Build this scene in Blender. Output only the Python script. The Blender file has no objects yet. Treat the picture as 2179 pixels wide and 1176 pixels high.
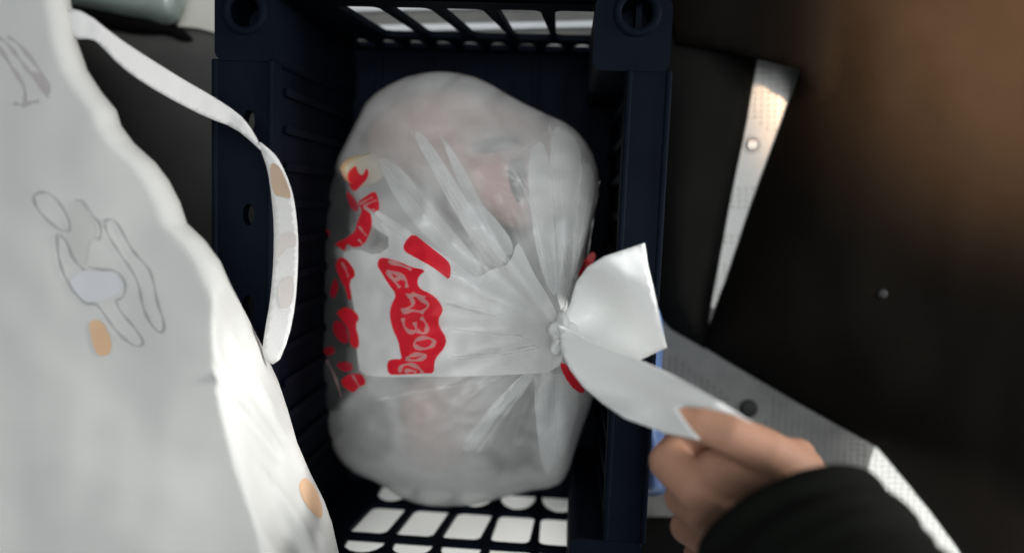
import bpy, bmesh, math, random
from mathutils import Vector, Quaternion, noise
from mathutils.geometry import delaunay_2d_cdt
from mathutils.bvhtree import BVHTree
random.seed(7)
S = bpy.context.scene
C = S.collection
R = math.radians

# ------------------------------------------------------------------ camera
F, CX, CY, H = 1585.0, 1089.5, 588.0, 0.70        # the photo is 2179 px wide
NAD = (1200.0, 440.0)                             # where plumb lines meet
n = Vector(((NAD[0]-CX)/F, -(NAD[1]-CY)/F, -1)).normalized()
Q = n.rotation_difference(Vector((0, 0, -1)))
CAM = Vector((0, 0, H))
cd = bpy.data.cameras.new('camera')
cam = bpy.data.objects.new('camera', cd); C.objects.link(cam)
cam.location = CAM; cam.rotation_mode = 'QUATERNION'; cam.rotation_quaternion = Q
cd.sensor_width = 36; cd.lens = F/2179*36; cd.clip_start = 0.01; cd.clip_end = 50
cd.dof.use_dof = True; cd.dof.focus_distance = 0.50; cd.dof.aperture_fstop = 2.2
S.camera = cam

def P(px, py, z):
    d = Q @ Vector(((px-CX)/F, -(py-CY)/F, -1))
    return CAM + d*((z-H)/d.z)

# ------------------------------------------------------------------ light
w = bpy.data.worlds.new('World'); S.world = w; w.use_nodes = True
bg = w.node_tree.nodes['Background']
bg.inputs[0].default_value = (0.86, 0.95, 1.0, 1); bg.inputs[1].default_value = 0.13
S.view_settings.view_transform = 'Standard'; S.view_settings.look = 'None'
S.view_settings.exposure = 0.0; S.view_settings.gamma = 1.0

def area(name, loc, target, size, power, col=(1, 1, 1), spread=180):
    l = bpy.data.lights.new(name, 'AREA'); l.shape = 'SQUARE'; l.size = size
    l.energy = power; l.color = col; l.spread = R(spread)
    o = bpy.data.objects.new(name, l); C.objects.link(o); o.location = loc
    o.rotation_mode = 'QUATERNION'
    o.rotation_quaternion = (Vector(target)-Vector(loc)).to_track_quat('-Z', 'Y')
    return o
def spot(name, loc, target, power, angle, blend, radius, col=(1, 1, 1)):
    l = bpy.data.lights.new(name, 'SPOT'); l.energy = power; l.spot_size = R(angle)
    l.spot_blend = blend; l.shadow_soft_size = radius; l.color = col
    o = bpy.data.objects.new(name, l); C.objects.link(o); o.location = loc
    o.rotation_mode = 'QUATERNION'
    o.rotation_quaternion = (Vector(target)-Vector(loc)).to_track_quat('-Z', 'Y')
    return o
area('ceiling_light', (0.20, 0.16, 1.8), (0, 0, 0.1), 0.8, 17, (0.965, 0.99, 1.0))
area('side_fill', (1.05, 0.10, 0.42), (-0.18, -0.12, 0.25), 0.25, 1.5, (1.0, 0.99, 0.97), 60)  # added light from the right to brighten the tote gusset
spot('gusset_fill', (0.75, 0.28, 0.48), tuple(P(575, 880, 0.27)), 40, 10.5, 0.8, 0.04, (1.0, 0.99, 0.98))  # added narrow spot that whitens the tote gusset
spot('near_floor_fill', (-0.02, -0.85, 0.9), (-0.09, -0.43, 0.0), 17, 18, 0.3, 0.03, (1.0, 0.99, 0.97))  # added unseen spot, brightens the floor beyond the near end wall
spot('strip_end_fill', (0.55, -0.9, 0.8), tuple(P(1985, 1105, 0)), 48, 10, 0.3, 0.02, (1.0, 0.99, 0.97))  # added unseen spot, whitens the far tip of the floor strip
wt = P(2270, 10, 0.06)
spot('warm_corner_fill', tuple(wt+Vector((0.04, 0.03, 1.0))), tuple(wt), 700, 24.5, 1.0, 0.05, (1.0, 0.62, 0.36))  # added unseen lamp, makes the brown glow in the top right corner
spot('far_end_fill', (0.05, 1.05, 0.75), (-0.02, 0.27, 0.0), 7, 26, 0.8, 0.05, (0.95, 0.98, 1.0))  # added spot, lifts the ribbed board behind the far lattice

# ------------------------------------------------------------------ helpers
def lin(r, g, b):
    f = lambda c: (c/255/12.92) if c/255 <= 0.04045 else ((c/255+0.055)/1.055)**2.4
    return (f(r), f(g), f(b))

def mat(name, col, rough=0.6, var=0.12, nscale=60, bump=0.0, bscale=300, spec=0.5, col2=None, sheen=0.0):
    m = bpy.data.materials.new(name); m.use_nodes = True
    nt = m.node_tree; b = nt.nodes['Principled BSDF']
    tc = nt.nodes.new('ShaderNodeTexCoord')
    nz = nt.nodes.new('ShaderNodeTexNoise'); nz.inputs['Scale'].default_value = nscale
    nz.inputs['Detail'].default_value = 6
    nt.links.new(tc.outputs['Object'], nz.inputs['Vector'])
    mx = nt.nodes.new('ShaderNodeMix'); mx.data_type = 'RGBA'
    c2 = col2 or tuple(min(1, c*(1+var)) for c in col)
    c1 = col if col2 else tuple(c*(1-var) for c in col)
    mx.inputs[6].default_value = (*c1, 1); mx.inputs[7].default_value = (*c2, 1)
    nt.links.new(nz.outputs['Fac'], mx.inputs[0])
    nt.links.new(mx.outputs[2], b.inputs['Base Color'])
    b.inputs['Roughness'].default_value = rough
    b.inputs['Specular IOR Level'].default_value = spec
    if sheen: b.inputs['Sheen Weight'].default_value = sheen
    if bump:
        n2 = nt.nodes.new('ShaderNodeTexNoise'); n2.inputs['Scale'].default_value = bscale
        n2.inputs['Detail'].default_value = 4
        nt.links.new(tc.outputs['Object'], n2.inputs['Vector'])
        bp = nt.nodes.new('ShaderNodeBump'); bp.inputs['Strength'].default_value = bump
        bp.inputs['Distance'].default_value = 0.001
        nt.links.new(n2.outputs['Fac'], bp.inputs['Height'])
        nt.links.new(bp.outputs['Normal'], b.inputs['Normal'])
    return m

def film(name, col, opacity, gloss=0.05, transl=0.25, vary=0.07, vs=28, layers=False):
    m = bpy.data.materials.new(name); m.use_nodes = True
    nt = m.node_tree; nt.nodes.clear(); N = nt.nodes.new; L = nt.links.new
    out = N('ShaderNodeOutputMaterial')
    tc = N('ShaderNodeTexCoord')
    nz = N('ShaderNodeTexNoise'); nz.inputs['Scale'].default_value = 28; nz.inputs['Detail'].default_value = 3
    L(tc.outputs['Object'], nz.inputs['Vector'])
    bp = N('ShaderNodeBump'); bp.inputs['Strength'].default_value = 0.25; bp.inputs['Distance'].default_value = 0.002
    L(nz.outputs['Fac'], bp.inputs['Height'])
    di = N('ShaderNodeBsdfDiffuse'); di.inputs[0].default_value = (*col, 1)
    tr = N('ShaderNodeBsdfTranslucent'); tr.inputs[0].default_value = (*col, 1)
    gl = N('ShaderNodeBsdfGlossy'); gl.inputs[0].default_value = (1, 1, 1, 1); gl.inputs['Roughness'].default_value = 0.32
    for x in (di, gl): L(bp.outputs['Normal'], x.inputs['Normal'])
    tp = N('ShaderNodeBsdfTransparent')
    m1 = N('ShaderNodeMixShader'); m1.inputs[0].default_value = transl; L(di.outputs[0], m1.inputs[1]); L(tr.outputs[0], m1.inputs[2])
    m2 = N('ShaderNodeMixShader'); m2.inputs[0].default_value = gloss; L(m1.outputs[0], m2.inputs[1]); L(gl.outputs[0], m2.inputs[2])
    mr = N('ShaderNodeMapRange'); mr.inputs[1].default_value = 0.3; mr.inputs[2].default_value = 0.7
    mr.inputs[3].default_value = max(0, opacity-vary); mr.inputs[4].default_value = min(1, opacity+vary)
    n2 = N('ShaderNodeTexNoise'); n2.inputs['Scale'].default_value = vs; n2.inputs['Detail'].default_value = 3
    L(tc.outputs['Object'], n2.inputs['Vector']); L(n2.outputs['Fac'], mr.inputs[0])
    fac = mr.outputs[0]
    if layers:                                              # how many layers of film lie here
        at = N('ShaderNodeAttribute'); at.attribute_name = 'layers'
        mu = N('ShaderNodeMath'); mu.operation = 'MULTIPLY'; L(fac, mu.inputs[0]); L(at.outputs['Fac'], mu.inputs[1]); fac = mu.outputs[0]
    m3 = N('ShaderNodeMixShader'); L(fac, m3.inputs[0]); L(tp.outputs[0], m3.inputs[1]); L(m2.outputs[0], m3.inputs[2])
    L(m3.outputs[0], out.inputs[0])
    return m

def link(name, me, m, parent=None, smooth=True):
    o = bpy.data.objects.new(name, me); C.objects.link(o)
    if m: me.materials.append(m)
    if parent: o.parent = parent
    if smooth:
        for p in me.polygons: p.use_smooth = True
    return o
def obj(name, bm, m, parent=None, smooth=False):
    bmesh.ops.recalc_face_normals(bm, faces=bm.faces)
    me = bpy.data.meshes.new(name); bm.to_mesh(me); bm.free()
    return link(name, me, m, parent, smooth)
def tag(o, label=None, cat=None, group=None, kind=None):
    if label: o['label'] = label
    if cat: o['category'] = cat
    if group: o['group'] = group
    if kind: o['kind'] = kind
    return o
def empty(name, loc, rz=0):
    o = bpy.data.objects.new(name, None); C.objects.link(o); o.location = loc
    o.rotation_euler = (0, 0, rz); o.empty_display_size = 0.02; return o

def chaikin(poly, it=2, closed=True):
    for _ in range(it):
        q = []; L = len(poly)
        rng = range(L) if closed else range(L-1)
        if not closed: q.append(poly[0])
        for i in rng:
            a, b = poly[i], poly[(i+1) % L]
            q.append((a[0]*.75+b[0]*.25, a[1]*.75+b[1]*.25))
            q.append((a[0]*.25+b[0]*.75, a[1]*.25+b[1]*.75))
        if not closed: q.append(poly[-1])
        poly = q
    return poly
def resample(poly, step, closed=True):
    q = []; L = len(poly)
    for i in range(L if closed else L-1):
        a, b = poly[i], poly[(i+1) % L]
        k = max(1, int(math.hypot(b[0]-a[0], b[1]-a[1])/step))
        for j in range(k): q.append((a[0]+(b[0]-a[0])*j/k, a[1]+(b[1]-a[1])*j/k))
    if not closed: q.append(poly[-1])
    return q
def inside(p, poly):
    x, y = p; c = False; j = len(poly)-1
    for i in range(len(poly)):
        xi, yi = poly[i]; xj, yj = poly[j]
        if (yi > y) != (yj > y) and x < (xj-xi)*(y-yi)/(yj-yi)+xi: c = not c
        j = i
    return c
def dist(p, poly):
    x, y = p; best = 1e9; L = len(poly)
    for i in range(L):
        ax, ay = poly[i]; bx, by = poly[(i+1) % L]
        dx, dy = bx-ax, by-ay; l2 = dx*dx+dy*dy or 1e-9
        t = max(0, min(1, ((x-ax)*dx+(y-ay)*dy)/l2))
        d = (x-ax-t*dx)**2+(y-ay-t*dy)**2
        if d < best: best = d
    return math.sqrt(best)
def tri2d(poly, step):
    """points, triangles and boundary count of a filled outline"""
    b = resample(poly, step)
    pts = [Vector(p) for p in b]; nb = len(pts)
    xs = [p[0] for p in b]; ys = [p[1] for p in b]
    dd = [0.0]*nb
    y = min(ys)+step*.5; row = 0
    while y < max(ys):
        x = min(xs)+step*(.25+.5*(row % 2))
        while x < max(xs):
            q = (x+random.uniform(-.12, .12)*step, y+random.uniform(-.12, .12)*step)
            if inside(q, b):
                d = dist(q, b)
                if d > step*.55: pts.append(Vector(q)); dd.append(d)
            x += step
        y += step*.87; row += 1
    v, e, f, _, _, _ = delaunay_2d_cdt(pts, [], [list(range(nb))], 1, 1e-5)
    if len(v) != len(pts):
        dd = [0.0 if i < nb else dist(tuple(p), b) for i, p in enumerate(v)]
    return v, f, dd, nb
def smooth01(a, b, x):
    t = max(0, min(1, (x-a)/(b-a))); return t*t*(3-2*t)

def patch(name, poly, zf, m, parent=None, step=14, thick=None, skirt=None, sm=2, under=None):
    if sm: poly = chaikin(poly, sm)
    v, f, dd, nb = tri2d(poly, step)
    top = [P(p[0], p[1], zf(p[0], p[1], d)) for p, d in zip(v, dd)]
    bm = bmesh.new()
    tv = [bm.verts.new(p) for p in top]
    for t in f:
        try: bm.faces.new([tv[i] for i in t])
        except ValueError: pass
    bm.normal_update()
    up = sum(fc.normal.z for fc in bm.faces)
    if up < 0: bmesh.ops.reverse_faces(bm, faces=bm.faces)
    bm.edges.ensure_lookup_table()
    be = [e for e in bm.edges if len(e.link_faces) == 1]
    if thick is not None:
        low = [bm.verts.new(p-Vector((0, 0, thick))) for p in top]
        for fc in list(bm.faces):
            bm.faces.new([low[tv.index(x)] if False else low[x.index] for x in reversed(fc.verts)]) if False else None
        idx = {x: i for i, x in enumerate(tv)}
        for fc in [g for g in bm.faces]:
            bm.faces.new([low[idx[x]] for x in reversed(fc.verts)])
        for e in be:
            a, b = e.verts
            bm.faces.new([a, b, low[idx[b]], low[idx[a]]])
    if skirt is not None or under is not None:
        idx = {x: i for i, x in enumerate(tv)}
        fn = under or (lambda p: [Vector((p.x, p.y, skirt))])
        rings = {}
        for e in be:
            for x in e.verts:
                if x not in rings: rings[x] = [bm.verts.new(q) for q in fn(x.co.copy())]
        for e in be:
            a, b = e.verts; pa, pb = a, b
            for qa, qb in zip(rings[a], rings[b]):
                bm.faces.new([pa, pb, qb, qa]); pa, pb = qa, qb
    loose = [x for x in bm.verts if not x.link_faces]
    bmesh.ops.delete(bm, geom=loose, context='VERTS')
    return obj(name, bm, m, parent, True)

def bvh_of(o):
    dg = bpy.context.evaluated_depsgraph_get()
    bm = bmesh.new(); bm.from_mesh(o.data)
    bm.transform(o.matrix_world); t = BVHTree.FromBMesh(bm); bm.free(); return t
def drape_point(tree, px, py, lift, fallback):
    d = (Q @ Vector(((px-CX)/F, -(py-CY)/F, -1))).normalized()
    hit = tree.ray_cast(CAM, d)
    if hit[0] is None: return P(px, py, fallback)
    return hit[0] - d*lift
def drape(name, poly, tree, m, parent=None, step=7, sm=2, lift=0.0008, fallback=0.08):
    if sm: poly = chaikin(poly, sm)
    v, f, dd, nb = tri2d(poly, step)
    bm = bmesh.new()
    tv = [bm.verts.new(drape_point(tree, p[0], p[1], lift, fallback)) for p in v]
    for t in f:
        try: bm.faces.new([tv[i] for i in t])
        except ValueError: pass
    return obj(name, bm, m, parent, True)
def stroke_poly(line, wd):
    """outline of a pen stroke along a polyline, thinner at its ends"""
    line = resample(chaikin(line, 2, False), 5, False)
    l, r = [], []
    for i, p in enumerate(line):
        a = line[max(0, i-1)]; b = line[min(len(line)-1, i+1)]
        dx, dy = b[0]-a[0], b[1]-a[1]; h = math.hypot(dx, dy) or 1
        k = wd*.5*(0.75+0.35*math.sin(i*.7+len(line)))
        l.append((p[0]-dy/h*k, p[1]+dx/h*k)); r.append((p[0]+dy/h*k, p[1]-dx/h*k))
    return l, r
def strokes(name, lines, wd, tree, m, parent, lift=0.0006, fallback=0.2):
    bm = bmesh.new()
    for line in lines:
        l, r = stroke_poly(line, wd)
        vl = [bm.verts.new(drape_point(tree, *p, lift, fallback)) for p in l]
        vr = [bm.verts.new(drape_point(tree, *p, lift, fallback)) for p in r]
        for i in range(len(vl)-1):
            bm.faces.new([vl[i], vl[i+1], vr[i+1], vr[i]])
    return obj(name, bm, m, parent, True)

def box(bm, x0, x1, y0, y1, z0, z1, bev=0.0):
    r = bmesh.ops.create_cube(bm, size=1)
    for v in r['verts']:
        v.co = Vector((x0+(v.co.x+.5)*(x1-x0), y0+(v.co.y+.5)*(y1-y0), z0+(v.co.z+.5)*(z1-z0)))
    if bev:
        es = {e for v in r['verts'] for e in v.link_edges}
        bmesh.ops.bevel(bm, geom=list(es), offset=bev, segments=2, affect='EDGES', profile=.6)

def plate(outer, holes, t, frame, step_r=0):
    """solid plate of an outline with holes; frame(u, v, w) -> world-local point"""
    pts, faces_in, k = [], [], 0
    loops = [outer]+holes
    ids = []
    for lp in loops:
        ids.append(list(range(k, k+len(lp)))); pts += [Vector(p) for p in lp]; k += len(lp)
    edges = [(a[i], a[(i+1) % len(a)]) for a in ids for i in range(len(a))]
    v, e, f, _, _, _ = delaunay_2d_cdt(pts, edges, [], 1, 1e-7)
    keep = []
    for t3 in f:
        c = sum((v[i] for i in t3), Vector((0, 0)))/len(t3)
        if inside(tuple(c), outer) and not any(inside(tuple(c), h) for h in holes): keep.append(t3)
    bm = bmesh.new()
    a = [bm.verts.new(frame(p[0], p[1], 0)) for p in v]
    b = [bm.verts.new(frame(p[0], p[1], t)) for p in v]
    cnt = {}
    for t3 in keep:
        bm.faces.new([a[i] for i in t3]); bm.faces.new([b[i] for i in reversed(t3)])
        for i in range(len(t3)):
            k2 = tuple(sorted((t3[i], t3[(i+1) % len(t3)]))); cnt[k2] = cnt.get(k2, 0)+1
    for (i, j), c in cnt.items():
        if c == 1: bm.faces.new([a[i], a[j], b[j], b[i]])
    loose = [x for x in bm.verts if not x.link_faces]
    bmesh.ops.delete(bm, geom=loose, context='VERTS')
    return bm
def rrect(x0, x1, y0, y1, r, seg=4, lean=0.0):
    q = []
    for cx_, cy_, a0 in ((x1-r, y1-r, 0), (x0+r, y1-r, 90), (x0+r, y0+r, 180), (x1-r, y0+r, 270)):
        for i in range(seg+1):
            a = R(a0+90*i/seg); q.append((cx_+r*math.cos(a), cy_+r*math.sin(a)))
    return [(x+lean*(y-(y0+y1)/2), y) for x, y in q]
def ellipse(cx_, cy_, rx, ry, n_=20, rot=0, a0=0, a1=360):
    q = []
    for i in range(n_):
        a = R(a0+(a1-a0)*i/n_); x, y = rx*math.cos(a), ry*math.sin(a)
        c, s = math.cos(R(rot)), math.sin(R(rot)); q.append((cx_+x*c-y*s, cy_+x*s+y*c))
    return q

# ------------------------------------------------------------------ materials
M = {}
M['floor'] = mat('grey_plastic_floor', (0.70, 0.70, 0.67), 0.5, 0.06, 20, 0.15, 400)
M['mat'] = mat('dark_grey_mat', (0.085, 0.085, 0.080), 0.8, 0.25, 25, 0.5, 700)
M['navy'] = mat('navy_plastic', (0.0034, 0.0053, 0.0105), 0.62, 0.5, 22, 0.3, 180, 0.035)
M['tote'] = mat('white_cloth', (0.55, 0.55, 0.53), 0.9, 0.03, 12, 0.07, 900, 0.2)
M['strap'] = mat('strap_cloth', (0.60, 0.595, 0.585), 0.9, 0.06, 30, 0.2, 900, 0.2)
M['ink'] = mat('grey_ink', (0.36, 0.36, 0.36), 0.9, 0.25, 60, 0, 1, 0.1)
M['pinkink'] = mat('faded_pink_grey_ink', (0.42, 0.39, 0.39), 0.9, 0.15, 60, 0, 1, 0.1)
M['lav'] = mat('pale_lavender_print', (0.565, 0.565, 0.585), 0.9, 0.03, 40, 0, 1, 0.1)
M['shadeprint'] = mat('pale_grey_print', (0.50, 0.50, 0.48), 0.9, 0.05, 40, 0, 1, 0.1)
M['orange'] = mat('orange_print', (0.62, 0.41, 0.26), 0.9, 0.10, 80, 0, 1, 0.1)
M['tan'] = mat('tan_print', (0.45, 0.34, 0.25), 0.9, 0.15, 50, 0, 1, 0.1)
M['blush'] = mat('blush_print', (0.55, 0.515, 0.495), 0.9, 0.1, 50, 0, 1, 0.1)
M['black'] = mat('black_fabric', (0.0055, 0.0058, 0.005), 0.9, 0.35, 30, 0.4, 900, 0.06)
M['sleeve'] = mat('black_sleeve', (0.0048, 0.0056, 0.0046), 0.92, 0.3, 40, 0.5, 900, 0.06)
M['brown'] = mat('brown_cloth', (0.0058, 0.0047, 0.0037), 0.95, 0.2, 25, 0.5, 700, 0.05)
M['skin'] = mat('skin', (0.36, 0.195, 0.13), 0.65, 0.12, 70, 0.2, 500, 0.2, None)
M['film'] = film('thin_white_film', (0.88, 0.89, 0.87), 0.64, 0.045, 0.2, 0.15, 16, True)
M['clear'] = film('clear_film', (0.80, 0.82, 0.80), 0.22, 0.05, 0.25, 0.12, 40)
M['fold'] = film('folded_white_film', (0.88, 0.88, 0.87), 0.93, 0.02, 0.15)
M['pleat'] = film('pleated_film', (0.90, 0.91, 0.90), 0.66, 0.03, 0.15)
M['crease'] = film('creased_film', (0.90, 0.91, 0.90), 0.5, 0.05, 0.15)
M['white_film'] = film('thick_white_film', (0.83, 0.84, 0.825), 0.97, 0.02, 0.18)
M['red'] = film('red_print', (0.88, 0.022, 0.045), 0.95, 0.03, 0.15)
M['redthin'] = film('thin_red_print', (0.74, 0.014, 0.045), 0.72, 0.04, 0.2)
M['letter'] = film('pale_letter_print', (0.85, 0.55, 0.53), 0.8, 0.04, 0.35)
M['pink'] = mat('pink_wrap', (0.60, 0.40, 0.37), 0.5, 0.15, 25)
M['pale'] = mat('pale_wrap', (0.55, 0.55, 0.53), 0.5, 0.12, 25)
M['cream'] = mat('cream_paper', (0.75, 0.66, 0.42), 0.6, 0.1, 40)
M['dusk'] = mat('grey_violet_print', (0.10, 0.07, 0.09), 0.6, 0.2, 60)
M['bluew'] = mat('pale_blue_wrap', (0.36, 0.52, 0.80), 0.5, 0.1, 30)
M['blue'] = mat('blue_plastic', (0.10, 0.165, 0.34), 0.35, 0.2, 30)
M['carton'] = mat('white_carton', (0.60, 0.59, 0.53), 0.8, 0.06, 40, 0.2, 400)
M['greenfilm'] = film('green_grey_film', (0.55, 0.66, 0.62), 0.72, 0.10)
M['metal'] = mat('screw_metal', (0.62, 0.62, 0.60), 0.3, 0.05, 40)
M['metal'].node_tree.nodes['Principled BSDF'].inputs['Metallic'].default_value = 1
M['rubber'] = mat('black_rubber', (0.012, 0.013, 0.012), 0.7, 0.2, 50)
M['shadebase'] = mat('shade_and_board_grey', (0.19, 0.19, 0.18), 0.75, 0.3, 45, 0.3, 500, 0.2)  # shade on the floor strip as a darker grey; also the board base
M['board'] = mat('white_board', (0.70, 0.71, 0.73), 0.5, 0.05, 30)

# ------------------------------------------------------------------ floor
bm = bmesh.new(); box(bm, -1.6, 1.6, -1.6, 1.6, -0.03, 0.0)
floor = tag(obj('floor', bm, M['floor']), kind='structure')
strip_a = [(1612, 90), (1720, 90), (1655, 280), (1600, 420), (1540, 600), (1490, 730), (1480, 700), (1555, 420), (1590, 260)]
strip_b = [(1390, 660), (1560, 750), (1700, 840), (1890, 940), (1950, 1020), (2060, 1176), (1980, 1176), (1800, 1010), (1700, 1010), (1560, 900), (1400, 820)]
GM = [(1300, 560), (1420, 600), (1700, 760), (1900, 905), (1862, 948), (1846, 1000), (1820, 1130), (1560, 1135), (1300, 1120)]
gm = patch('shaded_floor_sheet', GM, lambda x, y, d: 0.0030, M['shadebase'], None, 40, None, 0.0004, 0)  # added sheet, darkens the floor strip that lies in the arm's shade
tag(gm, 'grey studded sheet standing for the shaded floor between the crate and the black bag', 'mat')
bmf, bmm = bmesh.new(), bmesh.new()
o0 = P(1300, 1200, 0)
pitch = 0.0060
for j in range(110):
    for i in range(80):
        c = Vector((o0.x+i*pitch, o0.y+j*pitch*.9, 0))
        d = Q.inverted() @ (c-CAM); u, vv = CX-F*d.x/d.z, CY+F*d.y/d.z     # studs only where the floor lies bare
        if not any(inside((u, vv), s_) or dist((u, vv), s_) < 25 for s_ in (strip_a, strip_b)): continue
        if math.hypot(u-1600, vv-300) < 42 or math.hypot(u-1590, vv-868) < 45: continue
        if 330 < vv < 395 or 440 < vv < 500 or (520 < vv < 560 and 1520 < u < 1560): continue
        if inside((u, vv), [(1400, 680), (1560, 770), (1640, 850), (1560, 840), (1400, 730)]): continue
        bm = bmf
        if inside((u, vv), GM):
            if dist((u, vv), GM) < 8: continue
            bm = bmm; c.z = 0.003
        ring = []
        for (rr, zz) in ((0.0023, -0.0002), (0.0016, 0.0013)):
            ring.append([bm.verts.new(c+Vector((rr*math.cos(k*math.pi/4), rr*math.sin(k*math.pi/4), zz))) for k in range(8)])
        t = bm.verts.new(c+Vector((0, 0, 0.0017)))
        for k in range(8):
            bm.faces.new([ring[0][k], ring[0][(k+1) % 8], ring[1][(k+1) % 8], ring[1][k]])
            bm.faces.new([ring[1][k], ring[1][(k+1) % 8], t])
tag(obj('grip_studs', bmf, M['floor'], floor, True), kind='stuff')
tag(obj('grip_studs', bmm, M['shadebase'], gm, True), kind='stuff')

def lathe(bm, c, prof, n_=24):
    rings = []
    for r_, z_ in prof:
        rings.append([bm.verts.new(c+Vector((r_*math.cos(2*math.pi*k/n_), r_*math.sin(2*math.pi*k/n_), z_))) for k in range(n_)])
    for a, b in zip(rings, rings[1:]):
        for k in range(n_): bm.faces.new([a[k], a[(k+1) % n_], b[(k+1) % n_], b[k]])
    bm.faces.new(rings[-1])
c = P(1600, 308, 0.0)
bm = bmesh.new(); lathe(bm, c, [(0.0092, 0.0), (0.0088, 0.0012), (0.0066, 0.0013), (0.0064, 0.0006)])
wash = obj('washer', bm, M['floor'], floor, True)
bm = bmesh.new(); lathe(bm, c, [(0.0060, 0.0008), (0.0058, 0.0024), (0.0042, 0.0036), (0.0024, 0.0040), (0.0018, 0.0028), (0.0006, 0.0027)])
obj('screw', bm, M['metal'], wash, True)
c = P(1592, 868, 0.003)
bm = bmesh.new(); lathe(bm, c, [(0.0085, 0.0), (0.0082, 0.0028), (0.0066, 0.0042), (0.002, 0.0046)])
obj('floor_plug', bm, M['rubber'], gm, True)

# dark mat on the left
mp = [P(-250, -200, 0), P(474, -200, 0), P(480, 1500, 0), P(-250, 1500, 0)]
bm = bmesh.new(); box(bm, -1.2, P(560, 200, 0).x, -0.25, 0.7, 0.0, 0.004, 0.001)
tag(obj('floor_mat', bm, M['mat']), 'dark grey flat mat on the floor left of the navy crate', 'mat')

# ------------------------------------------------------------------ crate
ZR = 0.21
tl = P(458, -14, ZR); tr = P(1434, -14, ZR)
yaw = R(-2.4)
CW = (tr.x-tl.x)
CL = 0.402
cc = Vector(((tl.x+tr.x)/2, (tl.y+tr.y)/2, 0))
# local frame: origin at middle of the top outer edge, y runs toward the bottom as negative
crate = empty('plastic_crate', (cc.x, cc.y, 0.0), yaw)
tag(crate, 'navy blue plastic crate with lattice end walls holding the tied white bag', 'crate')
XL, XR = -CW/2, CW/2
YT, YB = 0.0, -CL
def to_local(p):
    d = Vector((p.x-cc.x, p.y-cc.y, 0)); c_, s_ = math.cos(-yaw), math.sin(-yaw)
    return Vector((d.x*c_-d.y*s_, d.x*s_+d.y*c_, p.z))
yti = to_local(P(1000, 113, 0.006)).y             # inner foot of far end wall
ybi = to_local(P(950, 1032, 0.006)).y             # inner foot of near end wall
YB = ybi - (YT-yti) - 0.0
XI0, XI1 = XL+0.035, XR-0.022
# base
bm = bmesh.new(); box(bm, XI0-0.004, XI1+0.004, ybi-0.006, yti+0.006, 0.001, 0.006)
obj('base_panel', bm, M['navy'], crate)
for i in range(5):
    bm = bmesh.new(); x = XI0+(XI1-XI0)*(i+.5)/5
    box(bm, x-0.003, x+0.003, ybi+0.004, yti-0.004, 0.0062, 0.010, 0.001); obj('base_rib', bm, M['navy'], crate)
# end walls
xr_h = to_local(P(1268, 60, 0.11)).x
def end_wall(y, rows, x_right, pitch_, count, lean):
    holes = []
    for (z0, z1, kind, pk, cnt) in rows:
        x = x_right
        for i in range(cnt):
            wd = pk-0.0065
            a, b = x-wd, x
            if a < XI0+0.008: break
            if kind == 'par':
                holes.append(rrect(a, b, z0, z1, 0.006, 4, lean*min(1, i/2)))
            elif kind == 'dome':      # flat foot, arched top
                hgt = z1-z0
                holes.append([(a, z0), (b, z0)]+[((a+b)/2+wd/2*math.cos(R(t)), z0+hgt*.35+hgt*.65*math.sin(R(t))) for t in range(0, 181, 20)])
            else:                     # round foot, flat top
                hgt = z1-z0
                holes.append([((a+b)/2+wd/2*math.cos(R(t)), z1-hgt*.4-hgt*.6*math.sin(R(t))) for t in range(180, -1, -20)]+[(b, z1), (a, z1)])
            x -= pk
    outer = [(XI0-0.004, 0.003), (XI1+0.004, 0.003), (XI1+0.004, ZR-0.012), (XI0-0.004, ZR-0.012)]
    return plate(outer, holes, 0.005, lambda u, v_, w_: Vector((u, y+w_, v_)))
rows_far = [(0.022, 0.052, 'dome', 0.0240, 13), (0.066, 0.160, 'par', 0.0375, 8)]
rows_near = [(0.0075, 0.052, 'dome', 0.0388, 8), (0.058, 0.118, 'par', 0.0388, 8), (0.125, 0.153, 'dome', 0.0388, 8)]
xn_h = to_local(P(1230, 1105, 0.075)).x
bm = end_wall(yti, rows_far, xr_h, 0.0375, 7, -0.16)
tag(obj('end_wall', bm, M['navy'], crate))
bm = end_wall(ybi-0.005, rows_near, xn_h, 0.0375, 7, -0.12)
obj('end_wall', bm, M['navy'], crate)
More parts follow.
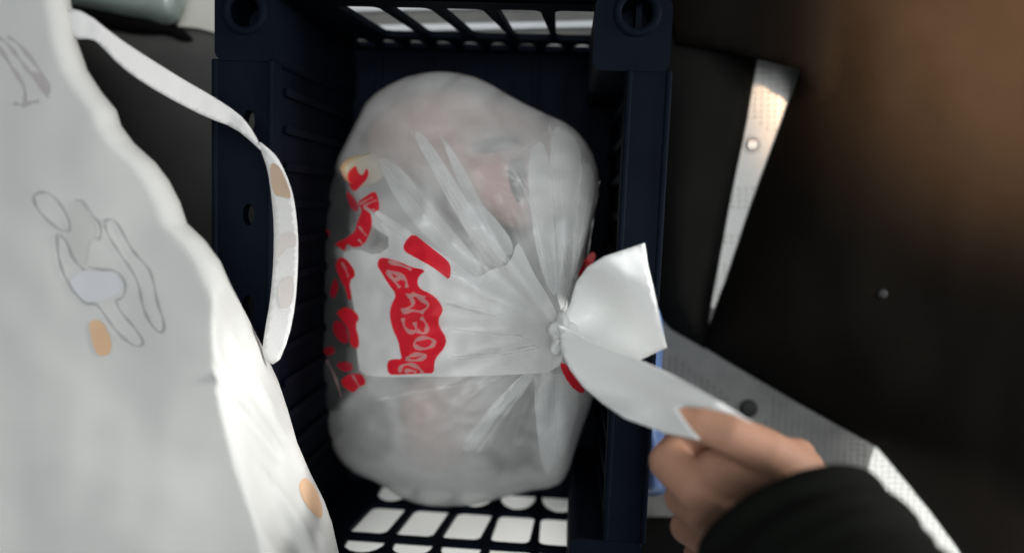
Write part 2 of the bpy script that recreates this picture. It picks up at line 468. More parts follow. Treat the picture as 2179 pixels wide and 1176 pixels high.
# side walls with upright ribs
for sx in (-1, 1):
    xi = XI0 if sx < 0 else XI1
    slots = []
    k = 0
    yy = ybi+0.05
    while yy < yti-0.05:
        slots.append(rrect(yy, yy+0.012, 0.05, 0.15, 0.005, 3)); yy += 0.03
    outer = [(ybi-0.005, 0.003), (yti+0.005, 0.003), (yti+0.005, ZR-0.012), (ybi-0.005, ZR-0.012)]
    bm = plate(outer, [], 0.004, lambda u, v_, w_: Vector((xi+sx*w_, u, v_)))
    sw = obj('side_wall', bm, M['navy'], crate)
    yy = ybi+0.03
    while yy < yti-0.02:
        bm = bmesh.new(); x0 = xi-sx*0.004
        box(bm, min(x0, xi), max(x0, xi)-0.0003, yy, yy+0.006, 0.02, ZR-0.03, 0.001)
        obj('wall_rib', bm, M['navy'], sw); yy += 0.026
    # rim flange with oval slots
    xa, xb = (XL, XI0+0.003) if sx < 0 else (XI1-0.003, XR)
    holes = []
    yy = YT-0.085
    while yy > YB+0.06:
        holes.append(ellipse((xa+xb)/2+(0.004 if sx < 0 else 0), yy, 0.0042, 0.0075, 16)); yy -= 0.062
    if sx > 0: holes = []
    outer = rrect(xa, xb, YB+0.045, YT-0.045, 0.002, 3)
    bm = plate(outer, holes, -0.010, lambda u, v_, w_: Vector((u, v_, ZR+w_)))
    obj('rim_flange', bm, M['navy'], crate)
    # rounded lips on rim edges
    for xx in (xa, xb):
        bm = bmesh.new(); box(bm, xx-0.002, xx+0.002, YB+0.045, YT-0.045, ZR-0.014, ZR+0.002, 0.0015)
        obj('rim_lip', bm, M['navy'], crate, True)
for (ya, yb, yi) in ((YT-0.012, YT, yti), (YB, YB+0.012, ybi)):
    bm = bmesh.new(); lo, hi = (yti-0.001, YT) if ya > -0.1 else (YB, ybi+0.001)
    box(bm, XI0, XI1, lo+0.0005 if ya > -0.1 else lo, hi, ZR-0.0118, ZR-0.001, 0.002)
    obj('end_rim', bm, M['navy'], crate, True)
# corner posts, each with a round stacking socket
for sx in (-1, 1):
    for sy in (1, -1):
        if sx < 0: x0, x1 = XL, XL+0.040
        else: x0, x1 = XR-0.049, XR
        if sy > 0: y0, y1 = YT-0.046, YT
        else: y0, y1 = YB, YB+0.046
        ctr = to_local(P(522, 26, ZR)) if sx < 0 else to_local(P(1356, 28, ZR))
        cy_ = ctr.y if sy > 0 else YB-ctr.y
        bm = plate(rrect(x0, x1, y0, y1, 0.006, 4), [ellipse(ctr.x, cy_, 0.0098, 0.0098, 28)], -0.10, lambda u, v_, w_: Vector((u, v_, ZR+0.001+w_)))
        post = obj('corner_post', bm, M['navy'], crate)
        bm = bmesh.new(); box(bm, x0+0.003, x1-0.003, y0+0.003, y1-0.003, 0.002, ZR-0.0995, 0.002)
        obj('post_foot', bm, M['navy'], post)
        bm = bmesh.new(); lathe(bm, Vector((ctr.x, cy_, ZR-0.030)), [(0.0110, 0.0), (0.0105, 0.001)], 24); obj('socket_floor', bm, M['navy'], post)
        bm = bmesh.new(); lathe(bm, Vector((ctr.x, cy_, ZR)), [(0.0102, 0.0), (0.0102, 0.0030), (0.0125, 0.0034), (0.0150, 0.0030), (0.0155, 0.0)], 32)
        bmesh.ops.delete(bm, geom=[f for f in bm.faces if len(f.verts) > 4], context='FACES_ONLY')
        obj('socket_ring', bm, M['navy'], post, True)

# white ribbed board outside the far end wall
bd = empty('ribbed_board', P(1000, 60, 0))
tag(bd, 'white ribbed board lying on the floor behind the far end of the navy crate', 'board')
bb = bd.location
y_w = cc.y+yti+0.008
def at_bd(bm, x0, x1, y0, y1, z0, z1, bev):
    box(bm, x0-bb.x, x1-bb.x, y0-bb.y, y1-bb.y, z0, z1, bev)
bm = bmesh.new(); at_bd(bm, P(540, 0, 0).x, P(1420, 0, 0).x, y_w, y_w+0.16, 0.0005, 0.004, 0.0008); obj('base', bm, M['shadebase'], bd)
for k, (dy, wd, hh) in enumerate(((0.012, 0.006, 0.010), (0.030, 0.008, 0.012), (0.060, 0.010, 0.014), (0.095, 0.010, 0.014), (0.13, 0.010, 0.014))):
    bm = bmesh.new(); at_bd(bm, P(545, 0, 0).x, P(1415, 0, 0).x, y_w+dy, y_w+dy+wd, 0.0042, hh, 0.0012); obj('rib', bm, M['board'], bd)

# ------------------------------------------------------------------ tied plastic bag
K = (1190.0, 700.0)
BAG = [(910, 160), (965, 160), (1025, 175), (1095, 218), (1155, 247), (1212, 272), (1252, 318), (1271, 375), (1267, 435), (1247, 505),
       (1240, 560), (1262, 600), (1270, 660), (1270, 740), (1266, 800), (1258, 845), (1228, 925), (1204, 1005), (1182, 1030), (1110, 1040),
       (1010, 1068), (930, 1072), (865, 1060), (810, 1022), (742, 996), (705, 940), (694, 860), (680, 790), (676, 720), (682, 600), (685, 475), (712, 360),
       (762, 262), (785, 215), (850, 175)]
BAGS = chaikin([(965+(x-965)*1.014, 620+(y-620)*1.014) for x, y in BAG], 1)
def ray_poly(theta):
    dx, dy = math.cos(theta), math.sin(theta); best = 0
    L = len(BAGS)
    for i in range(L):
        ax, ay = BAGS[i]; bx, by = BAGS[(i+1) % L]
        ex, ey = bx-ax, by-ay; den = dx*ey-dy*ex
        if abs(den) < 1e-9: continue
        t = ((ax-K[0])*ey-(ay-K[1])*ex)/den; u = ((ax-K[0])*dy-(ay-K[1])*dx)/den
        if t > 0 and 0 <= u <= 1: best = max(best, t)
    return best
def pleat_wave(th):
    a = math.sin(11*th+0.6); b = math.sin(17*th+2.1); c_ = math.sin(37*th+1.0)
    s = lambda v_: math.copysign(abs(v_)**0.6, v_)
    return .55*s(a)+.35*s(b)+.10*c_
def bag_z(px, py, th, t, r):
    zb = 0.060
    zp = 0.162 + 0.012*noise.noise(Vector((px*.006, py*.006, 3.1)))
    body = zb+(zp-zb)*max(0, 1-t**3.2)**0.62
    neck = (0.236-0.165)*math.exp(-(r/105.0)**1.4)
    amp = 0.0062*smooth01(30, 170, r)*(1-smooth01(0.35, 1.0, t))+0.0006
    wr = 0.0022*noise.fractal(Vector((px*.012, py*.012, 0.3)), 1.1, 2.1, 3)*smooth01(40, 200, r)*(1-t**6)
    ridge = 0.0035*(abs(noise.noise(Vector((px*.009+5, py*.009, 1.7))))-.2)*smooth01(60, 260, r)*(1-t**5)*-2
    crk = -0.0052*(abs(noise.noise(Vector((px*.019+2, py*.019, 8.2))))**0.7-.3)*smooth01(90, 240, r)*(1-t**6)
    return crk+body+neck+amp*pleat_wave(th)*(1-t**8)+wr+ridge
NA, NR = 400, 64
bm = bmesh.new()
top = bm.verts.new(P(*K, 0.236))
rings = []
for j in range(1, NR+1):
    tt = (j/NR)**0.9; ring = []
    for i in range(NA):
        th = 2*math.pi*i/NA
        if j == 1: pass
        rb = ray_poly(th) if j == 1 else RB[i]
        if j == 1:
            if i == 0: RB = []
            RB.append(rb)
        r = tt*rb; px, py = K[0]+r*math.cos(th), K[1]+r*math.sin(th)
        ring.append(bm.verts.new(P(px, py, bag_z(px, py, th, tt, r))))
    rings.append(ring)
cen = P(960, 640, 0.06)
for (zz, k_) in ((0.045, 0.995), (0.028, 0.97), (0.015, 0.92), (0.0115, 0.80), (0.0110, 0.5)):
    rings.append([bm.verts.new(Vector((cen.x+(v.co.x-cen.x)*k_, cen.y+(v.co.y-cen.y)*k_, zz))) for v in rings[NR-1]])
for i in range(NA): bm.faces.new([top, rings[0][i], rings[0][(i+1) % NA]])
for a, b in zip(rings, rings[1:]):
    for i in range(NA): bm.faces.new([a[i], b[i], b[(i+1) % NA], a[(i+1) % NA]])
bot = bm.verts.new(Vector((cen.x, cen.y, 0.0110)))
for i in range(NA): bm.faces.new([bot, rings[-1][(i+1) % NA], rings[-1][i]])
bag = empty('plastic_bag', (0, 0, 0))
tag(bag, 'tied translucent white plastic bag with red lettering sitting in the navy crate', 'plastic bag')
film_o = obj('bag_film', bm, M['film'], bag, True)
# the side gusset is a single clear layer
SIDE = [(640, 340), (715, 345), (742, 390), (768, 440), (772, 480), (745, 512), (722, 535), (738, 590), (752, 650), (762, 710), (768, 770), (772, 806), (740, 850), (715, 880), (640, 900)]
THIN = [([(985, 330), (1060, 330), (1118, 420), (1108, 500), (1086, 560), (1050, 480)], 0.50), ([(1010, 965), (1122, 800), (1142, 800), (1152, 1000), (1060, 1015)], 0.55),
        ([(690, 870), (830, 835), (850, 940), (800, 1000), (715, 960)], 0.66), ([(775, 520), (800, 470), (880, 545), (860, 580), (800, 545)], 0.45), ([(1225, 340), (1240, 330), (1250, 400), (1215, 620), (1205, 620)], 0.5),
        ([(745, 300), (800, 240), (900, 290), (850, 330), (780, 330)], 0.72)]
la = film_o.data.attributes.new('layers', 'FLOAT', 'POINT')
for v in film_o.data.vertices:
    d = Q.inverted() @ (v.co-CAM); q_ = (CX-F*d.x/d.z, CY+F*d.y/d.z)
    e_ = dist(q_, SIDE)*(-1 if inside(q_, SIDE) else 1)
    nn = 8*noise.noise(Vector((q_[0]*.03, q_[1]*.03, 1)))
    val = 0.15+0.85*smooth01(-14, 12, e_+nn)
    for pl_, lo_ in THIN:
        e2 = dist(q_, pl_)*(-1 if inside(q_, pl_) else 1)
        if e2 < 30: val = min(val, lo_+(1-lo_)*smooth01(-26, 14, e2+nn*1.5))
    la.data[v.index].value = val
TB = bvh_of(film_o)

# overlapping folds of film
FOLD = [(800, 458), (870, 500), (950, 560), (1010, 595), (1050, 570), (1085, 562), (1100, 512), (1112, 530), (1140, 590), (1168, 630), (1195, 690), (1203, 735), (1188, 792),
        (1080, 797), (980, 801), (820, 802), (768, 798), (760, 760), (757, 680), (745, 610), (722, 540), (760, 528), (800, 545), (835, 520)]
fold = drape('front_fold', FOLD, TB, M['fold'], bag, 11, 1, 0.0022)
drape('front_fold', [(790, 438), (868, 490), (960, 552), (1022, 598), (990, 602), (952, 566), (900, 520), (862, 498), (800, 462)], TB, M['fold'], bag, 8, 1, 0.0026)
FOLD2 = [(1012, 615), (1050, 575), (1085, 562), (1100, 512), (1112, 530), (1140, 590), (1168, 630), (1195, 690), (1203, 735), (1188, 770), (1120, 720), (1040, 665)]
drape('neck_fold', FOLD2, TB, M['white_film'], bag, 9, 2, 0.0042)
PLEATS = [
    [(872, 275), (905, 285), (990, 420), (1080, 560), (1045, 578), (960, 440)],
    [(935, 285), (965, 320), (1010, 400), (1085, 555), (1068, 562), (990, 430)],
    [(795, 330), (850, 350), (920, 440), (1040, 580), (1000, 590), (860, 460)],
    [(770, 440), (830, 480), (960, 570), (1010, 600), (960, 590), (850, 520), (775, 470)],
    [(1168, 262), (1215, 280), (1243, 330), (1225, 500), (1205, 660), (1185, 650), (1172, 480)],
    [(1120, 320), (1165, 290), (1180, 500), (1190, 640), (1160, 610), (1130, 480)],
    [(1110, 792), (1150, 792), (1060, 880), (1005, 962), (975, 955), (1030, 880)],
    [(1135, 792), (1192, 792), (1192, 900), (1176, 1012), (1155, 1000), (1140, 900)],
    [(1165, 790), (1215, 800), (1236, 850), (1205, 960), (1190, 985), (1185, 880)],
    [(1000, 410), (1060, 470), (1095, 520), (1085, 555), (1040, 490)],
    [(1225, 350), (1262, 345), (1266, 420), (1242, 500), (1225, 620), (1212, 640)],
]
for k, p in enumerate(PLEATS): drape('pleat', p, TB, M['pleat'], bag, 10, 2, 0.0012+0.0004*(k % 3))

# red printing on the film
z1 = lambda q: [(780+x/3.46, 480+y/3.46) for x, y in q]
BAND = z1([(75, 290), (95, 235), (150, 238), (250, 268), (330, 305), (440, 328), (382, 370), (372, 430), (400, 470), (470, 498), (530, 550), (562, 610), (555, 645), (530, 680), (532, 740),
           (592, 832), (572, 900), (520, 960), (498, 1000), (497, 1088), (430, 1085), (240, 1096), (158, 1096), (148, 1000), (200, 978), (262, 985), (245, 920), (235, 850), (190, 760), (168, 660), (180, 580), (222, 508), (160, 430), (110, 345)])
band = drape('printed_band', BAND, TB, M['red'], bag, 6, 1, 0.0032)
TAB = z1([(268, 150), (300, 95), (345, 58), (420, 115), (520, 195), (600, 258), (622, 310), (612, 402), (560, 360), (480, 300), (360, 235), (278, 190)])
drape('printed_band', TAB, TB, M['red'], bag, 6, 1, 0.0034)
L_ = [[(150, 335), (195, 395), (245, 455)], [(150, 330), (230, 355), (290, 385), (296, 455)], [(205, 400), (250, 385), (280, 400)], [(160, 262), (240, 285), (330, 322)],
      [(290, 500), (340, 545), (345, 590), (255, 625)], [(340, 490), (400, 540), (470, 585), (400, 640)], [(300, 520), (370, 505), (430, 530)], [(265, 640), (330, 620), (420, 640)],
      [(268, 680), (275, 745), (325, 790), (372, 770), (352, 710)], [(372, 772), (420, 800), (448, 770), (440, 715), (400, 675)],
      z1(ellipse(0, 0, 1, 1)) and [(500, 870), (450, 905), (380, 905), (345, 870), (370, 835), (440, 820), (495, 840), (500, 870)],
      [(290, 975), (340, 950), (400, 945), (445, 950), (400, 985), (330, 995), (290, 975)],
      [(245, 1080), (250, 1035), (300, 1015), (360, 1030), (400, 1060), (410, 1085)], [(280, 1072), (320, 1062), (365, 1076)]]
for a_, b_ in ((0, 4), (4, 8), (8, 10), (10, 11), (11, 12), (12, 14)): strokes('letter', [z1(q) for q in L_[a_:b_]], 9, TB, M['letter'], bag, 0.0042)
za = lambda q: [(660+x/4.9, 320+y/4.9) for x, y in q]
zc = lambda q: [(640+x/3.456, 520+y/3.456) for x, y in q]
REDS = [za([(385, 230), (475, 150), (492, 215), (540, 275), (590, 175), (612, 240), (590, 300), (520, 375), (470, 428), (430, 412), (395, 330)]),
        za([(490, 545), (560, 490), (660, 425), (695, 450), (728, 600), (680, 658), (640, 620), (612, 602), (642, 700), (642, 800), (602, 900), (572, 962), (520, 1003), (440, 1012), (380, 962), (362, 1055), (310, 1012), (250, 970), (330, 940), (400, 900), (470, 840), (480, 780), (510, 700), (540, 620)]),
        zc([(272, 100), (322, 92), (392, 180), (402, 232), (355, 270), (378, 402), (350, 412), (330, 330), (290, 250), (252, 160)]),
        zc([(258, 490), (350, 452), (438, 530), (400, 590), (432, 700), (422, 772), (360, 742), (355, 620), (290, 540)]),
        zc([(290, 1002), (340, 960), (380, 948), (450, 948), (483, 1022), (440, 1042), (410, 1062), (390, 1092), (320, 1052)]),
        zc([(248, 868), (372, 858), (388, 932), (300, 934)]),
        za([(370, 430), (420, 440), (512, 570), (500, 640), (440, 622), (400, 540)]),
        za([(133, 830), (190, 818), (207, 882), (170, 902)]),
        zc([(218, 330), (250, 238), (282, 300), (250, 402), (213, 372)]),
        zc([(158, 780), (220, 738), (262, 790), (200, 824)]),
        zc([(240, 560), (300, 560), (345, 640), (350, 730), (290, 720), (235, 640)])]
for k, p in enumerate(REDS): drape('printed_letter', p, TB, M['red'] if k < 5 else M['redthin'], bag, 5, 1, 0.0026, 0.07)
for q_ in [za([(515, 565), (580, 520), (650, 490)]), za([(555, 585), (620, 545), (690, 520)]), za([(505, 790), (545, 840), (585, 890)]), za([(500, 925), (525, 950), (545, 980)]),
        zc([(378, 958), (405, 1000), (432, 1046)]), zc([(300, 130), (330, 180), (350, 240)]), zc([(190, 850), (250, 960), (300, 1120)])]: strokes('letter_gap', [q_], 4.5, TB, M['letter'], bag, 0.0036, 0.07)
CRE = [[(872, 276), (930, 370), (1000, 480), (1062, 572)], [(935, 286), (985, 370), (1040, 470), (1084, 556)], [(800, 332), (870, 420), (950, 520), (1015, 588)], [(905, 290), (960, 400), (1030, 520)],
       [(1170, 266), (1178, 400), (1186, 540), (1192, 650)], [(1243, 335), (1232, 460), (1218, 580), (1204, 660)], [(1262, 380), (1245, 480), (1228, 600)], [(775, 440), (850, 500), (930, 565), (1005, 605)],
       [(985, 955), (1050, 880), (1118, 797)], [(1015, 962), (1075, 880), (1140, 797)], [(1172, 1008), (1178, 900), (1180, 800)], [(1192, 980), (1196, 880), (1194, 795)], [(1140, 800), (1146, 900), (1160, 1000)],
       [(800, 850), (900, 830), (1060, 806)], [(950, 645), (1040, 670), (1150, 700)], [(955, 700), (1060, 712), (1160, 715)], [(960, 760), (1060, 750), (1165, 728)], [(1100, 330), (1140, 300), (1168, 280)], [(1090, 360), (1130, 430), (1165, 600)]]
for q_ in CRE: strokes('crease', [q_], 6.5, TB, M['crease'], bag, 0.0030, 0.1)
for q_ in CRE[::2]: strokes('crease', [[(x+14, y+5) for x, y in q_]], 3.0, TB, M['crease'], bag, 0.0026, 0.1)
for p in ([(1228, 590), (1240, 560), (1258, 535), (1269, 540), (1262, 562), (1244, 590)], [(1188, 772), (1206, 774), (1230, 800), (1247, 822), (1240, 840), (1212, 820)]):
    drape('printed_letter', p, TB, M['red'], bag, 5, 1, 0.0036, 0.10)

# knotted ear and handle
def ear_z(x, y, d):
    s = max(0, min(1, math.hypot(x-1195, y-690)/215))
    b = 0.0035*math.sin((x-y)*.028)*s + 0.004*noise.noise(Vector((x*.012, y*.012, 2)))
    cup = -0.010*math.exp(-((x-1262)**2+(y-672)**2)/2600.0)
    return 0.243+0.026*s+b+cup
EAR = [(1196, 700), (1212, 650), (1226, 600), (1250, 568), (1285, 546), (1372, 517), (1378, 560), (1393, 625), (1402, 668), (1419, 739), (1362, 766), (1290, 748), (1235, 728)]
def sharp(poly, it=1): return poly
patch('tied_ear', EAR, ear_z, M['white_film'], bag, 10, 0.0009, None, 0)
HANDLE = [(1188, 690), (1210, 700), (1262, 730), (1362, 766), (1420, 792), (1482, 826), (1540, 860), (1606, 902), (1560, 881), (1505, 868), (1458, 864), (1442, 871), (1462, 900), (1490, 935), (1420, 922), (1330, 890), (1282, 858), (1240, 822), (1212, 785), (1196, 750)]
def handle_z(x, y, d):
    s = max(0, min(1, math.hypot(x-1195, y-710)/360))
    ax = (y-700)-(x-1190)*0.50                          # across the strap
    return 0.252+0.092*s+0.006*math.cos(ax*.035)+0.0025*noise.noise(Vector((x*.006, y*.02, 4)))
patch('handle', HANDLE, handle_z, M['white_film'], bag, 10, 0.0010, None, 0)
bm = bmesh.new(); bmesh.ops.create_uvsphere(bm, u_segments=40, v_segments=24, radius=1)
kc = P(1196, 712, 0.243)
for v in bm.verts:
    q = v.co.copy(); th = math.atan2(q.y, q.x)
    k_ = 1+0.16*math.sin(5*th+2*q.z)+0.12*noise.noise(q*2.3)
    v.co = kc+Vector((q.x*0.0085*k_, q.y*0.013*k_, q.z*0.010*k_))
obj('knot', bm, M['white_film'], bag, True)

# wrapped goods inside the bag
def film_z(x, y):
    th = math.atan2(y-K[1], x-K[0]) % (2*math.pi); rb = RB[int(th/(2*math.pi)*NA) % NA]
    r_ = math.hypot(x-K[0], y-K[1]); return bag_z(x, y, th, min(1, r_/rb), r_)
def pack(name, label, poly, ztop, zlow, m, cat='package', group=None):
    o = patch(name, poly, lambda x, y, d: min(ztop, film_z(x, y)-0.016)-0.018*math.exp(-d/18.0)+0.003*noise.noise(Vector((x*.01, y*.01, ztop*50))), m, None, 16, None, None, 2,
              lambda p: [Vector((p.x*1.0, p.y, zlow))])
    return tag(o, label, cat, group)
pk1 = pack('food_package', 'pink wrapped package showing through the top of the white bag', [(815, 225), (950, 180), (1090, 225), (1215, 290), (1245, 420), (1150, 520), (960, 420), (770, 340), (780, 270)], 0.134, 0.04, M['pink'])
pk2 = pack('food_package', 'pale pink wrapped package showing through the lower half of the white bag', [(850, 800), (1000, 790), (1040, 850), (990, 985), (900, 1010), (850, 940)], 0.118, 0.03, M['pink'])
pk3 = pack('food_package', 'pale grey package filling the middle of the white bag', [(760, 520), (900, 500), (1100, 560), (1130, 700), (1100, 790), (800, 790), (745, 700)], 0.118, 0.02, M['pale'])
pk4 = pack('food_package', 'pale blue package low at the right edge of the white bag', [(1150, 830), (1225, 850), (1225, 905), (1190, 985), (1150, 980)], 0.085, 0.02, M['bluew'])
pk5 = pack('paper_slip', 'small cream paper slip under the film at the bag\'s upper left', [(752, 345), (835, 325), (840, 365), (800, 400), (760, 395)], 0.118, 0.105, M['cream'], 'paper')
TP = bvh_of(pk1)
for p in ([(1078, 340), (1122, 335), (1118, 400), (1105, 440), (1085, 400)], [(1000, 300), (1100, 285), (1110, 315), (1010, 330)], [(1140, 345), (1158, 350), (1150, 420), (1138, 400)]):
    drape('printed_mark', p, TP, M['dusk'], pk1, 8, 1, 0.0008, 0.12)

# ------------------------------------------------------------------ white cloth tote
EDGE = [(148, -60), (150, 0), (165, 90), (186, 150), (215, 195), (248, 235), (258, 268), (285, 305), (330, 345), (360, 385), (383, 430), (398, 475), (435, 510), (468, 555), (490, 605), (530, 680),
        (560, 740), (592, 810), (612, 870), (632, 940), (660, 1005), (690, 1065), (706, 1110), (722, 1180), (740, 1260)]
TOTE = EDGE+[(-160, 1260), (-160, -60)]
FOLDL = [(560, 420), (500, 520), (455, 600), (455, 700), (458, 800), (472, 880), (500, 990), (540, 1100), (575, 1260)]
def interp(pts, y):
    for (xa, ya), (xb, yb) in zip(pts, pts[1:]):
        if ya <= y <= yb: return xa+(xb-xa)*(y-ya)/(yb-ya)
    return pts[0][0] if y < pts[0][1] else pts[-1][0]
CR1 = resample(chaikin([(462, 800), (515, 850), (565, 915), (608, 962)], 2, False), 4, False)
CR2 = resample(chaikin([(536, 720), (552, 800), (585, 880), (606, 930)], 2, False), 4, False)
CR3 = resample(chaikin([(640, 1020), (655, 1090), (690, 1150), (700, 1200)], 2, False), 4, False)
def tote_z(x, y, d):
    e = interp(EDGE, y); f = interp(FOLDL, y)
    de = max(0, e-x)
    z = 0.305+0.006*noise.noise(Vector((x*.003, y*.003, 0)))+0.0008*noise.noise(Vector((x*.011, y*.011, 5)))
    z -= 0.003*math.exp(-((x-250)**2/9000+(y-760)**2/26000))
    z -= 0.006*smooth01(60, 0, de)+0.009*math.exp(-de/9.0)
    if x > f:
        s = min(1, (x-f)/max(20, e-f))
        g = smooth01(590, 720, y)
        z -= g*(0.062*s**1.05)
        wr = 0.0022*noise.noise(Vector(((x+y*.1)*.03, (y-x*1.3)*.012, 7)))+0.0052*(1-2*abs(noise.noise(Vector(((x*.9-y*.55)*.02, (y)*.004, 9)))))
        z += g*wr*min(1, s*5)
        for ln, hh in ((CR1, 0.0034), (CR2, 0.0028), (CR3, 0.0022)):
            if min(p[1] for p in ln)-30 < y < max(p[1] for p in ln)+30:
                dl = min(math.hypot(x-p[0], y-p[1]) for p in ln)
                z += hh*math.exp(-(dl/9.0)**2)
    return z
xleft = cc.x-CW/2-0.02
def tote_under(p):
    def at(z2, dx):                                     # the side turns in under the rim of the cloth
        k_ = (H-z2)/(H-p.z); return Vector((p.x*k_-dx, p.y*k_, z2))
    a = at(p.z-0.010, 0.003); b = at(max(0.226, p.z-0.05), 0.012); c_ = b.copy(); c_.z = 0.222; c_.x = min(b.x-0.004, xleft)
    e_ = at(0.006, 0.02); e_.x = min(c_.x, e_.x)
    return [a, b, c_, e_]
tote = empty('tote_bag', P(100, 600, 0))
def keep_world(o, par):
    o.parent = par; o.matrix_parent_inverse = par.matrix_world.inverted(); return o
tag(tote, 'white cloth tote bag with grey line drawing, leaning over the left of the crate', 'tote bag')
bpy.context.view_layer.update()
body = keep_world(patch('cloth_body', TOTE, tote_z, M['tote'], None, 9, None, None, 0, tote_under), tote)
bpy.context.view_layer.update()
TT = bvh_of(body)
z8 = lambda q: [(20+x/3.094, 380+y/3.094) for x, y in q]
LAV = z8([(390, 660), (470, 610), (560, 605), (690, 612), (745, 660), (760, 720), (680, 780), (580, 805), (500, 820), (420, 730)])
keep_world(drape('printed_shape', LAV, TT, M['lav'], None, 9, 2, 0.0006, 0.3), tote)
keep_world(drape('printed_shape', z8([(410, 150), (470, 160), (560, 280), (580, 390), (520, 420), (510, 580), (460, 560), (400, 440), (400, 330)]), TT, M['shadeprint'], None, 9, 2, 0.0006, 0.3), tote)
DOOD = [[(160, 110), (200, 85), (260, 95), (320, 150), (370, 230), (400, 300), (395, 350), (330, 340), (250, 280), (180, 200), (155, 140), (160, 110)],
        [(430, 145), (470, 140), (510, 190), (560, 260), (600, 300), (600, 380), (580, 405)],
        [(625, 300), (640, 360), (720, 490), (800, 600), (850, 690), (870, 830), (920, 950), (1000, 1030), (1025, 960), (970, 820), (940, 640), (900, 570), (810, 480), (750, 370), (700, 280), (650, 260), (620, 290)],
        [(310, 360), (310, 460), (340, 600), (400, 720), (500, 830), (570, 815), (640, 920), (720, 1030), (830, 1110), (890, 1090), (840, 1000), (740, 890), (690, 800), (740, 790), (770, 720), (740, 640), (690, 600), (600, 600), (520, 580)],
        [(330, 370), (380, 420), (400, 500), (440, 560), (490, 600)]]
keep_world(strokes('line_drawing', [z8(q) for q in DOOD], 5.5, TT, M['ink'], None, 0.0009, 0.3), tote)
z9 = lambda q: [(x/4.9, 40+y/4.9) for x, y in q]
D2 = [[(-40, 260), (100, 480), (200, 630), (260, 740), (250, 900)], [(-20, 200), (60, 240), (180, 400), (300, 560), (440, 730), (500, 820)], [(80, 190), (180, 250), (280, 370), (400, 520), (450, 620)], [(250, 900), (300, 870), (400, 860)], [(140, 880), (250, 910)]]
keep_world(strokes('line_drawing', [z9(q) for q in D2], 8, TT, M['pinkink'], None, 0.0009, 0.3), tote)
keep_world(drape('printed_shape', z9([(300, 540), (400, 560), (520, 660), (520, 800), (440, 730), (350, 640)]), TT, M['pinkink'], None, 7, 2, 0.0007, 0.3), tote)
keep_world(drape('printed_spot', z8([(520, 945), (560, 928), (605, 935), (640, 990), (672, 1060), (670, 1145), (620, 1170), (575, 1160), (540, 1060)]), TT, M['orange'], None, 7, 2, 0.0006, 0.3), tote)
z2 = lambda q: [(x/1.973, 580+y/1.973) for x, y in q]
keep_world(drape('printed_spot', [(x-13, y-2) for x, y in z2([(1280, 885), (1308, 858), (1340, 890), (1362, 930), (1384, 1005), (1372, 1040), (1325, 1000), (1288, 935)])], TT, M['orange'], None, 6, 1, 0.0008, 0.24), tote)
# strap: a long run down to a twist, then back up to the tote
ST1 = [(140, 16), (182, 27), (240, 74), (300, 114), (380, 164), (450, 204), (505, 240), (530, 268), (549, 302), (556, 322), (540, 306), (500, 272), (440, 250), (380, 220), (310, 180), (255, 140), (215, 97), (196, 82), (150, 82)]
ST2 = [(545, 296), (580, 324), (596, 346), (616, 392), (626, 432), (633, 500), (633, 560), (627, 650), (613, 720), (588, 780), (556, 760), (564, 700), (575, 640), (582, 560), (583, 480), (578, 420), (570, 362), (556, 322)]
st1 = patch('strap', ST1, lambda x, y, d: 0.298-0.052*smooth01(140, 545, x)+0.001*noise.noise(Vector((x*.03, y*.03, 1))), M['strap'], None, 9, 0.0015, None, 1)
st2 = patch('strap', ST2, lambda x, y, d: 0.247-0.010*math.sin(max(0, min(1, (y-300)/460))*math.pi)+0.0000*x, M['strap'], None, 9, 0.0015, None, 1)
bpy.context.view_layer.update()
TS = bvh_of(st2)
for p, m_ in (([(572, 345), (594, 350), (614, 395), (621, 425), (598, 418), (580, 415)], 'tan'), ([(588, 500), (630, 490), (631, 530), (610, 520), (588, 560)], 'blush'), ([(590, 610), (615, 580), (628, 600), (622, 650), (596, 660)], 'blush')):
    d_ = drape('printed_patch', p, TS, M[m_], None, 6, 2, 0.0006, 0.24); keep_world(d_, st2)
keep_world(st1, tote); keep_world(st2, tote)

# ------------------------------------------------------------------ black bag with a wedge gap, brown cloth
def fold_noise(x, y, k=1):
    return k*(0.010*noise.noise(Vector((x*.004, y*.0025, 11)))+0.005*noise.noise(Vector((x*.011, y*.006, 2))))
BLK = [(1385, 655), (1430, 702), (1480, 730), (1500, 742), (1508, 690), (1512, 660), (1556, 420), (1589, 262), (1613, 120), (1640, -150), (1330, -150), (1340, 400)]
tag(patch('black_bag', BLK, lambda x, y, d: 0.006+0.046*(1-math.exp(-d/40.0))+fold_noise(x, y)*(1-math.exp(-d/60.0)), M['black'], None, 22, None, 0.0006, 0),
    'narrow soft black bag squeezed between the crate and the pale floor gap', 'bag')
BRN = [(1440, 92), (1540, 108), (1612, 126), (1660, 138), (1704, 149), (1656, 285), (1602, 430), (1545, 600), (1504, 706), (1498, 738), (1560, 776), (1700, 858), (1870, 953), (1925, 1018), (1985, 1092), (2037, 1162), (2110, 1270), (2420, 1270),
       (2420, -170), (1400, -170), (1420, -10)]
def big_z(x, y, d):
    lift = 0.062*smooth01(230, 140, y)*smooth01(1790, 1715, x)
    hem = max(0.006, lift)
    return hem+0.052*(1-math.exp(-d/70.0))*(1-lift/0.09)+fold_noise(x, y, .8)*(1-math.exp(-d/80.0))
tag(patch('padded_bag', BRN, big_z, M['brown'], None, 24, None, None, 0,
          lambda p: [Vector((p.x*(H-p.z+0.008)/(H-p.z), p.y*(H-p.z+0.008)/(H-p.z), p.z-0.008))] if p.z > 0.02 else [Vector((p.x, p.y, 0.0006))]),
    'large dark padded bag filling the right side, warm brown light on its top corner', 'bag')
